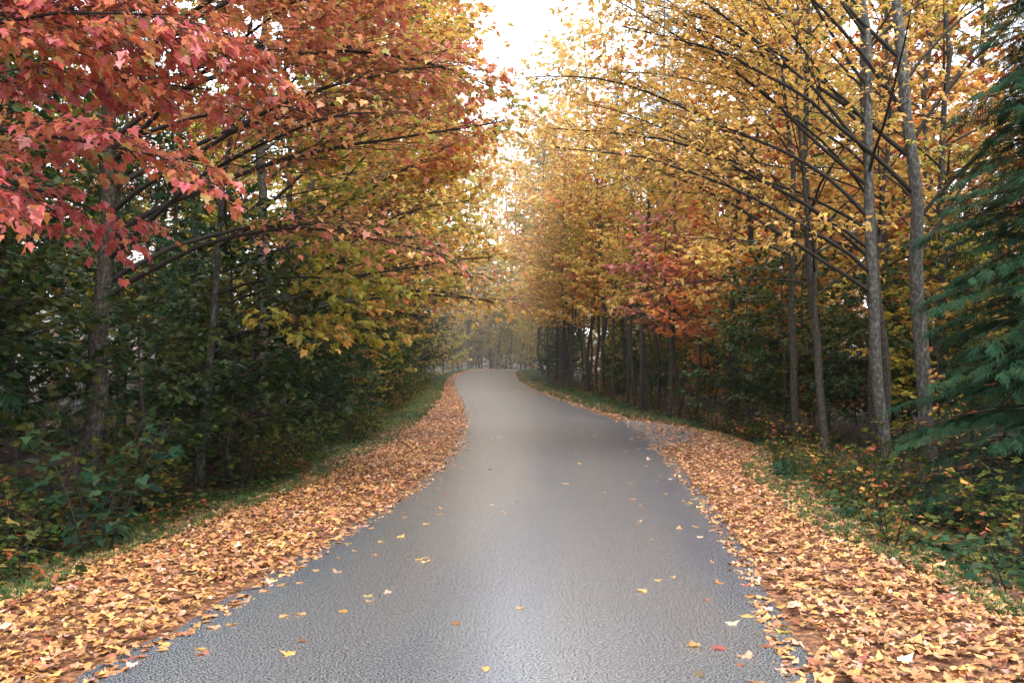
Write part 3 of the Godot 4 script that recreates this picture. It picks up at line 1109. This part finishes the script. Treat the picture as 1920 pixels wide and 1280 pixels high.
func build_east_trees() -> void:
	var w := PI
	# three grey stems in front, their boughs sweeping up and out over the road
	var base := {"parted": true, "leaf": 0.1, "rise": -0.65, "rise2": -0.15, "per_metre": 3.4, "gap": 0.17, "leaves": 3, "ratio": 0.5, "bare": 0.3, "bend": 0.3, "wander": 0.1, "round": 12, "knobby": 0.12}
	var a: Dictionary = base.duplicate()
	a.merge({"height": 13.0, "radius": 0.1, "lean": Vector3(-0.075, 0, 0), "limbs": [[2.9, w - 0.1, 0.6, 4.6], [3.2, w + 0.3, 0.7, 5.8], [3.6, w - 0.3, 0.75, 5.8], [4.1, w + 0.1, 0.8, 6.4], [4.6, w - 0.15, 0.82, 6.6], [5.1, w + 0.4, 0.85, 6.2], [5.6, w - 0.4, 0.85, 5.8], [6.2, w + 0.1, 0.9, 6.0], [7.0, w + 0.3, 0.85, 6.4], [7.4, w - 0.1, 0.85, 6.6], [7.8, w - 0.3, 0.9, 6.0], [8.6, w - 0.6, 1.0, 4.0], [9.4, w + 0.8, 1.0, 3.6], [4.8, w + 1.4, 0.8, 3.4], [6.8, 0.4, 0.9, 3.0], [10.4, w, 1.0, 3.0], [11.2, -0.8, 1.0, 2.6]]})
	raise_tree("beech_tree", "grey beech stem leaning over the road with a rough lichen trunk", at(6.05, 15.0), a, GOLD, "bark", "oval", 250)
	var b: Dictionary = base.duplicate()
	b.merge({"height": 14.0, "radius": 0.085, "lean": Vector3(-0.03, 0, 0.0), "limbs": [[3.5, w + 0.1, 0.7, 5.8], [4.0, w - 0.3, 0.75, 5.4], [4.6, w + 0.4, 0.8, 5.4], [5.2, w - 0.1, 0.85, 5.4], [5.8, w + 0.2, 0.9, 5.2], [6.6, w - 0.3, 0.9, 5.0], [7.6, w + 0.6, 1.0, 4.4], [8.6, w - 0.7, 1.0, 3.8], [6.0, 1.0, 0.9, 3.0], [7.2, -0.7, 1.0, 3.4], [9.8, w, 1.0, 3.4], [11.5, 0.4, 1.1, 2.6]]})
	raise_tree("beech_tree", "darker slender beech stem standing between the two thicker grey ones", at(6.55, 16.4), b, GOLD, "brown_bark", "oval", 0)
	var c: Dictionary = base.duplicate()
	c.merge({"height": 14.5, "radius": 0.125, "lean": Vector3(-0.04, 0, 0.0), "limbs": [[3.4, 0.2, 1.0, 3.8], [4.0, -0.4, 1.05, 4.2], [4.4, w + 0.2, 0.75, 5.6], [5.0, w - 0.2, 0.8, 5.4], [5.2, -0.3, 1.05, 3.8], [5.6, w + 0.5, 0.85, 5.0], [6.2, 0.2, 1.05, 3.6], [6.6, w, 0.9, 5.2], [7.6, w - 0.5, 0.95, 4.6], [8.4, w + 0.3, 1.0, 4.4], [9.6, 0.7, 1.0, 3.2], [11.0, w + 0.3, 1.0, 3.2], [12.4, -0.6, 1.1, 2.4]]})
	raise_tree("beech_tree", "thickest grey beech stem of the clump, patched with pale lichen", at(6.75, 15.1), c, GOLD, "bark", "oval", 200)
	# thin stems behind them
	var thin := [[5.35, 16.1, 9.0, 0.06, -0.03], [6.1, 18.2, 12.0, 0.085, -0.05], [6.0, 19.6, 12.0, 0.08, -0.06], [6.95, 18.0, 11.0, 0.07, 0.02], [7.6, 17.4, 12.0, 0.09, 0.05]]
	var told := ["thin straight young beech standing alone before the clump at the leaf edge", "dark thin beech stem close behind the leaning grey beech", "thinnest dark beech stem, farther back behind the leaning grey beech", "thin upright beech stem close behind the thickest grey beech", "beech stem forking up beside the dark hemlock"]
	for i in thin.size():
		var s: Array = thin[i]
		raise_tree("slender_beech", told[i], at(s[0], s[1]), {
			"height": s[2], "radius": s[3], "lean": Vector3(s[4], 0, 0), "bend": 0.3, "strewn": 20, "lowest": 0.3, "reach": 3.4, "climb": 1.3, "rise": -0.4, "leaf": 0.105, "per_metre": 3.2, "gap": 0.18, "leaves": 4, "bare": 0.25}, GOLD if i < 4 else YELGREEN, "brown_bark", "oval", 0, "slender beeches round the grey clump")
	# the hemlock at the roadside
	sprays_ = [hemlock_spray(51), hemlock_spray(52)]
	conifer("hemlock", "dark blue green hemlock with drooping layered boughs beside the grey beeches", at(5.95, 10.2), 10.0, 1.6, 0.4, sprays_, Color(0.022, 0.058, 0.028), 0.16, 46.0, 0.22, "", "conifer", 6)
	conifer("hemlock", "taller hemlock standing in shade behind the big dark one at the roadside", at(7.9, 13.0), 9.0, 2.0, 0.3, sprays_, Color(0.02, 0.052, 0.024), 0.26, 20.0, 0.3, "", "conifer")


var sprays_: Array = []


func build_woods() -> void:
	# kinds of forest tree, each grown once and then copied
	var tall := {"height": 15.0, "radius": 0.11, "bend": 0.6, "strewn": 44, "lowest": 0.14, "reach": 3.2, "leaf": 0.17, "per_metre": 3.2, "gap": 0.17, "leaves": 5, "twigs": false, "rise": 0.1, "bare": 0.15}
	var slim := {"height": 14.0, "radius": 0.09, "bend": 0.5, "strewn": 32, "lowest": 0.3, "reach": 2.3, "leaf": 0.16, "per_metre": 3.2, "gap": 0.17, "leaves": 5, "twigs": false, "rise": 0.2, "climb": 1.1, "bare": 0.15}
	var small := {"height": 5.5, "radius": 0.05, "bend": 0.35, "strewn": 34, "lowest": 0.08, "reach": 1.8, "leaf": 0.135, "per_metre": 3.8, "gap": 0.14, "leaves": 5, "twigs": false, "climb": 0.6, "bare": 0.1}
	var pinkish := small.duplicate()
	pinkish.merge({"height": 6.5, "lowest": 0.42, "reach": 2.0, "radius": 0.07}, true)
	var kinds := {
		"gold": [tall, GOLD, "golden_tree", "golden forest tree"], "orange": [tall, ORANGE, "orange_tree", "orange forest tree"], "lime": [tall, YELGREEN, "lime_tree", "yellow green forest tree"],
		"green": [tall, GREEN, "green_tree", "dark green forest tree"], "slim_gold": [slim, GOLD + YELGREEN, "slim_tree", "slim golden tree"], "slim_lime": [slim, YELGREEN + ORANGE, "slim_tree", "slim yellow green tree"],
		"small_green": [small, GREEN, "green_sapling", "bushy young green tree"], "small_red": [small, PINK, "pink_sapling", "small tree with pink red leaves"], "pink": [pinkish, PINK, "pink_tree", "pink leaved small tree"], "small_lime": [small, YELGREEN, "lime_sapling", "bushy young yellow green tree"], "small_orange": [small, ORANGE, "orange_sapling", "small tree with orange leaves"]}
	var protos := {}
	var plan := []
	# [kind, x, distance, size, where it stands]
	plan += [["lime", -5.2, 34.0, 1.4, "over the dark shrubs before the bend"], ["lime", -6.0, 45.0, 1.85, "on the inside of the far bend"], ["lime", -7.2, 59.0, 2.0, "on the inside of the far bend"], ["gold", -7.6, 74.0, 2.1, "on the inside of the far bend"], ["gold", -5.5, 53.0, 2.0, "on the inside of the far bend"], ["gold", -4.6, 105.0, 1.7, "fading into the mist beyond the crest"], ["lime", -2.6, 115.0, 1.9, "fading into the mist beyond the crest"], ["orange", 0.2, 127.0, 2.0, "fading into the mist beyond the crest"], ["gold", 3.2, 140.0, 2.1, "fading into the mist beyond the crest"], ["gold", -1.0, 138.0, 2.1, "fading into the mist beyond the crest"], ["gold", 5.2, 67.0, 1.75, "where the far bend begins"], ["lime", 4.4, 82.0, 1.95, "where the far bend begins"], ["gold", 2.6, 76.0, 1.45, "where the far bend begins"], ["orange", 3.6, 84.0, 1.5, "where the far bend begins"], ["gold", 4.4, 93.0, 1.65, "where the far bend begins"], ["lime", 2.9, 92.0, 1.5, "where the far bend begins"], ["gold", 6.0, 100.0, 1.7, "where the far bend begins"], ["orange", 5.6, 46.0, 1.15, "in the row of thin stems behind the grass bank"], ["gold", 4.6, 58.0, 1.2, "in the row of thin stems behind the grass bank"], ["lime", -6.2, 26.0, 0.95, "over the dark shrubs before the bend"], ["gold", -5.8, 33.0, 0.95, "over the dark shrubs before the bend"], ["orange", -7.0, 41.0, 1.0, "on the inside of the far bend"], ["gold", -7.6, 50.0, 1.0, "on the inside of the far bend"], ["lime", -8.4, 60.0, 1.05, "on the inside of the far bend"], ["green", -9.0, 70.0, 1.0, "on the inside of the far bend"], ["gold", -8.4, 80.0, 1.1, "on the inside of the far bend"]]
	for i in 44:
		var d := 8.0 + 75.0 * pow(rf(0, 1), 1.1)
		plan.append([["green", "green", "lime", "slim_lime", "orange", "green"][i % 6], edge(d, 1) - rf(6.5, 22.0), d, rf(0.8, 1.15), "deep in the dark wood across from the beeches"])
	for i in 26:
		var d := rf(9.0, 32.0)
		plan.append([["green", "green", "lime"][i % 3], edge(d, 1) - rf(8.0, 24.0), d, rf(0.75, 1.1), "deep in the dark wood across from the beeches"])
	for i in 7:
		var d := lerpf(21.0, 50.0, (i + rf(0, 0.8)) / 7.0)
		plan.append([["gold", "orange", "gold", "lime"][i % 4], edge(d, 2) + rf(5.0, 13.0), d, rf(1.1, 1.45), "in the bright wood behind the thin stems"])
	for i in 24:
		var d := lerpf(16.0, 46.0, (i + rf(0, 0.8)) / 24.0)
		plan.append([["small_green", "small_lime", "small_green", "small_orange"][i % 4], edge(d, 2) + rf(4.2, 9.5), d, rf(0.55, 0.9), "in the undergrowth behind the grass bank"])
	for i in 26:
		var d := lerpf(30.0, 72.0, (i + rf(0, 0.8)) / 26.0)
		plan.append([["slim_gold", "slim_lime"][i % 2], edge(d, 2) + rf(2.0, 4.6), d, rf(0.75, 1.05), "in the row of thin stems behind the grass bank"])
	plan += [["orange", 6.15, 26.2, 0.9, "of the dark pair behind the leafy pull-off"], ["gold", 6.7, 26.0, 0.9, "of the dark pair behind the leafy pull-off"], ["pink", 4.9, 29.5, 1.0, "among the stems above the grass bank"], ["pink", 6.3, 32.0, 0.95, "among the stems above the grass bank"], ["small_green", 6.3, 21.5, 0.85, "between the pull-off and the beeches"], ["small_green", 5.9, 23.5, 0.8, "between the pull-off and the beeches"], ["small_green", 7.2, 22.5, 1.0, "between the pull-off and the beeches"], ["small_green", 7.4, 19.5, 0.7, "between the pull-off and the beeches"], ["small_green", 9.0, 20.0, 1.0, "between the pull-off and the beeches"], ["small_lime", 10.5, 23.0, 1.1, "between the pull-off and the beeches"], ["small_green", 8.6, 17.0, 0.8, "between the pull-off and the beeches"], ["small_green", 11.5, 19.5, 1.1, "between the pull-off and the beeches"], ["small_lime", 9.6, 15.5, 0.9, "between the pull-off and the beeches"], ["small_green", -9.5, 14.0, 1.0, "in the thicket under the maples"], ["small_green", -10.5, 17.0, 1.1, "in the thicket under the maples"], ["small_green", -8.6, 12.0, 0.9, "in the thicket under the maples"], ["small_green", -7.6, 10.4, 0.9, "in the thicket under the maples"], ["small_lime", -6.3, 52.0, 1.1, "on the inside of the far bend"], ["small_green", -6.6, 58.0, 1.2, "on the inside of the far bend"], ["small_green", -7.0, 64.0, 1.2, "on the inside of the far bend"], ["small_lime", -7.0, 71.0, 1.2, "on the inside of the far bend"], ["small_green", -6.6, 79.0, 1.3, "on the inside of the far bend"], ["small_green", 3.2, 60.0, 0.9, "where the far bend begins"], ["small_lime", 3.0, 80.0, 1.1, "where the far bend begins"], ["small_green", -12.5, 21.0, 1.2, "in the thicket under the maples"], ["small_green", -8.2, 14.6, 1.0, "in the thicket under the maples"], ["small_green", -6.9, 12.2, 0.9, "in the thicket under the maples"], ["small_green", -11.0, 13.0, 1.2, "in the thicket under the maples"], ["small_green", -13.5, 16.5, 1.3, "in the thicket under the maples"], ["small_green", 4.3, 74.0, 1.0, "where the far bend begins"], ["small_green", 3.6, 66.0, 0.85, "where the far bend begins"], ["small_lime", -6.2, 84.0, 1.5, "where the far bend begins"]]
	for i in 38:
		var d := 18.0 + 75.0 * pow(rf(0, 1), 1.1)
		plan.append([["gold", "slim_gold", "orange", "gold", "slim_lime", "lime"][i % 6], edge(d, 2) + rf(5.5, 22.0), d, rf(0.8, 1.15), "in the bright wood behind the thin stems"])
	for i in 26:
		var d := rf(102.0, 150.0)
		plan.append([["gold", "lime", "slim_gold", "lime", "green"][i % 5], lerpf(-22.0, 26.0, (i + rf(0, 0.9)) / 26.0), d, rf(0.8, 1.1), "fading into the mist beyond the crest"])
	for i in 32:
		plan.append([["gold", "lime", "gold", "green", "lime"][i % 5], lerpf(-13.0, 8.0, (i * 13 % 32) / 32.0) + rf(-0.4, 0.4), lerpf(106.0, 160.0, i / 32.0), rf(0.75, 1.05), "fading into the mist beyond the crest"])
	for i in 22:
		plan.append([["small_lime", "small_green", "small_lime"][i % 3], lerpf(-12.0, 9.0, i / 21.0), rf(106.0, 135.0), rf(0.8, 1.3), "fading into the mist beyond the crest"])
	for i in 54:
		var d := lerpf(9.0, 76.0, (i + rf(0, 0.8)) / 54.0)
		plan.append([["small_green", "small_green", "small_lime", "small_green", "small_orange"][i % 5] if d > 24.0 else "small_green", edge(d, 1) - rf(3.2, 6.0) - (rf(2.0, 12.0) if i % 3 == 0 else 0.0), d, rf(0.55, 1.0), "in the thicket under the maples"])
	for i in 54:
		var d := lerpf(19.0, 80.0, (i + rf(0, 0.8)) / 54.0)
		plan.append([["small_lime", "small_green", "small_green", "small_green", "small_orange", "small_green"][i % 6], edge(d, 2) + rf(3.6, 8.0) + (rf(2.0, 14.0) if i % 3 else 0.0), d, rf(0.5, 0.95), "in the undergrowth behind the grass bank"])
	for p in plan:
		var k: String = p[0]
		var far: bool = p[2] > 62.0
		var label := "%s %s" % [kinds[k][3], p[4]]
		var group: String = "forest trees " + p[4]
		var key := k + (" far" if far else "")
		if not protos.has(key):
			var how: Dictionary = kinds[k][0].duplicate()
			if far:
				how.merge({"leaves": 3, "leaf": how.leaf * 1.35, "sides": 3, "round": 6, "subs": false}, true)
			protos[key] = raise_tree(kinds[k][2], label, at(p[1], p[2]), how, kinds[k][1], "brown_bark", "", 0, group)
			protos[key].rotation.y = rf(0, TAU)
			protos[key].scale = Vector3.ONE * p[3]
		else:
			copy(protos[key], at(p[1], p[2]), rf(0, TAU), p[3], label, group)
	# conifers: low dark hemlocks in the thicket, tall pale spruces in the haze
	var young := conifer("hemlock", "young dark hemlock in the thicket under the maples", at(-6.3, 9.8), 5.5, 1.7, 0.25, sprays_, Color(0.018, 0.046, 0.02), 0.3, 22.0, 0.3, "young hemlocks in the thicket")
	for s in [[-5.6, 16.5, 0.8], [-4.9, 22.0, 0.85], [-4.8, 25.5, 0.9], [-5.4, 29.0, 1.0], [-7.5, 18.0, 1.2], [-6.6, 36.0, 1.1], [-9.0, 25.0, 1.4], [-7.4, 47.0, 1.2]]:
		copy(young, at(s[0], s[1]), rf(0, TAU), s[2])
	var tree := conifer("spruce", "tall pale spruce rising out of the haze above the thin stems", at(9.5, 58.0), 26.0, 3.4, 5.0, sprays_, Color(0.03, 0.06, 0.04), 0.6, 7.0, 0.9, "tall spruces in the haze")
	for s in [[12.5, 66.0, 1.0], [8.0, 74.0, 0.95], [16.0, 52.0, 0.9], [-13.0, 62.0, 0.9]]:
		copy(tree, at(s[0], s[1]), rf(0, TAU), s[2])


func build_understory() -> void:
	bush("maple_sapling", "young maple with large blue green leaves at the edge of the dark wood", at(-3.95, 8.9), 1.5, 1.3, 6, 0.13, BLUEGREEN, "maple", 220, "", "sapling", 2)
	bush("maple_sapling", "low maple seedling with yellow and red leaves beside the grass", at(-3.95, 7.4), 0.65, 1.0, 7, 0.1, MIXED, "maple", 150, "", "sapling", 2)
	bush("beech_sapling", "beech sapling with orange leaves before the grey stems", at(5.75, 13.6), 1.5, 1.2, 5, 0.1, ORANGE + MIXED, "oval", 150, "", "sapling", 2)
	bush("bramble", "glossy green bramble below the hemlock by the leaf litter", at(3.75, 6.9), 0.7, 1.1, 8, 0.1, GREEN + BLUEGREEN, "round", 100, "brambles below the hemlock", "shrub", 2)
	for q in [[4.3, 8.0], [3.9, 5.9], [4.6, 6.6], [4.9, 9.0], [4.2, 10.4], [5.0, 11.8], [4.8, 7.6]]:
		bush("bramble", "glossy green bramble below the hemlock by the leaf litter", at(q[0], q[1]), rf(0.5, 0.8), 1.1, 8, 0.085, [MIXED, GREEN, BLUEGREEN + GREEN][int(q[1]) % 3], "round", 40, "brambles below the hemlock", "shrub", 2)
	bush("beech_sapling", "taller beech sapling with orange leaves spread before the thickest grey stem", at(6.2, 13.2), 2.1, 1.3, 4, 0.1, ORANGE, "oval", 80, "", "sapling", 2)
	var low := bush("green_shrub", "low green and russet shrub along the edge of the dark wood", at(-4.4, 11.4), 0.95, 1.2, 9, 0.075, MIXED, "", 0, "shrubs along the dark wood", "shrub", 4)
	var leafy := bush("leafy_shrub", "dense green shrub along the edge of the dark wood", at(-4.0, 17.5), 1.2, 1.4, 10, 0.08, GREEN, "", 0, "shrubs along the dark wood", "shrub", 4)
	var dry := bush("russet_shrub", "thin russet shrub among the stems behind the grass bank", at(5.3, 21.0), 0.9, 1.0, 7, 0.08, ORANGE + MIXED, "", 0, "shrubs behind the grass bank", "shrub", 3)
	for i in 66:
		var d := lerpf(6.0, 70.0, pow((i + rf(0, 0.8)) / 66.0, 1.3))
		var src: Node3D = [low, leafy, low, leafy][i % 4]
		copy(src, at(edge(d, 1) - litter_width(d, 1) - rf(0.7, 2.3), d), rf(0, TAU), rf(0.55, 1.2))
	for i in 70:
		var d := lerpf(8.0, 75.0, pow((i + rf(0, 0.8)) / 70.0, 1.3))
		var src: Node3D = [dry, low, dry, leafy][i % 4]
		var away := rf(1.4, 3.2) if d < 16 else rf(2.4, 4.2)
		var o := copy(src, at(edge(d, 2) + away, d), rf(0, TAU), rf(0.5, 1.1), ["thin russet shrub among the stems behind the grass bank", "low green and russet shrub behind the grass bank", "thin russet shrub among the stems behind the grass bank", "dense green shrub behind the grass bank"][i % 4], "shrubs behind the grass bank")
	# a fallen stick
	var acc := Acc.new()
	tube(acc, path(Vector3.ZERO, Vector3(1, 0.1, -0.1), 0.5, 6, -0.1, 0.12), 0.014, 0.006, 6, 0.2)
	var stick := top("fallen_stick", acc.mesh(), mats.bark)
	stick.position = at(-3.7, 8.05, 0.05)
	tag(stick, "short pale stick lying in the grass beside the leaf litter", "stick")
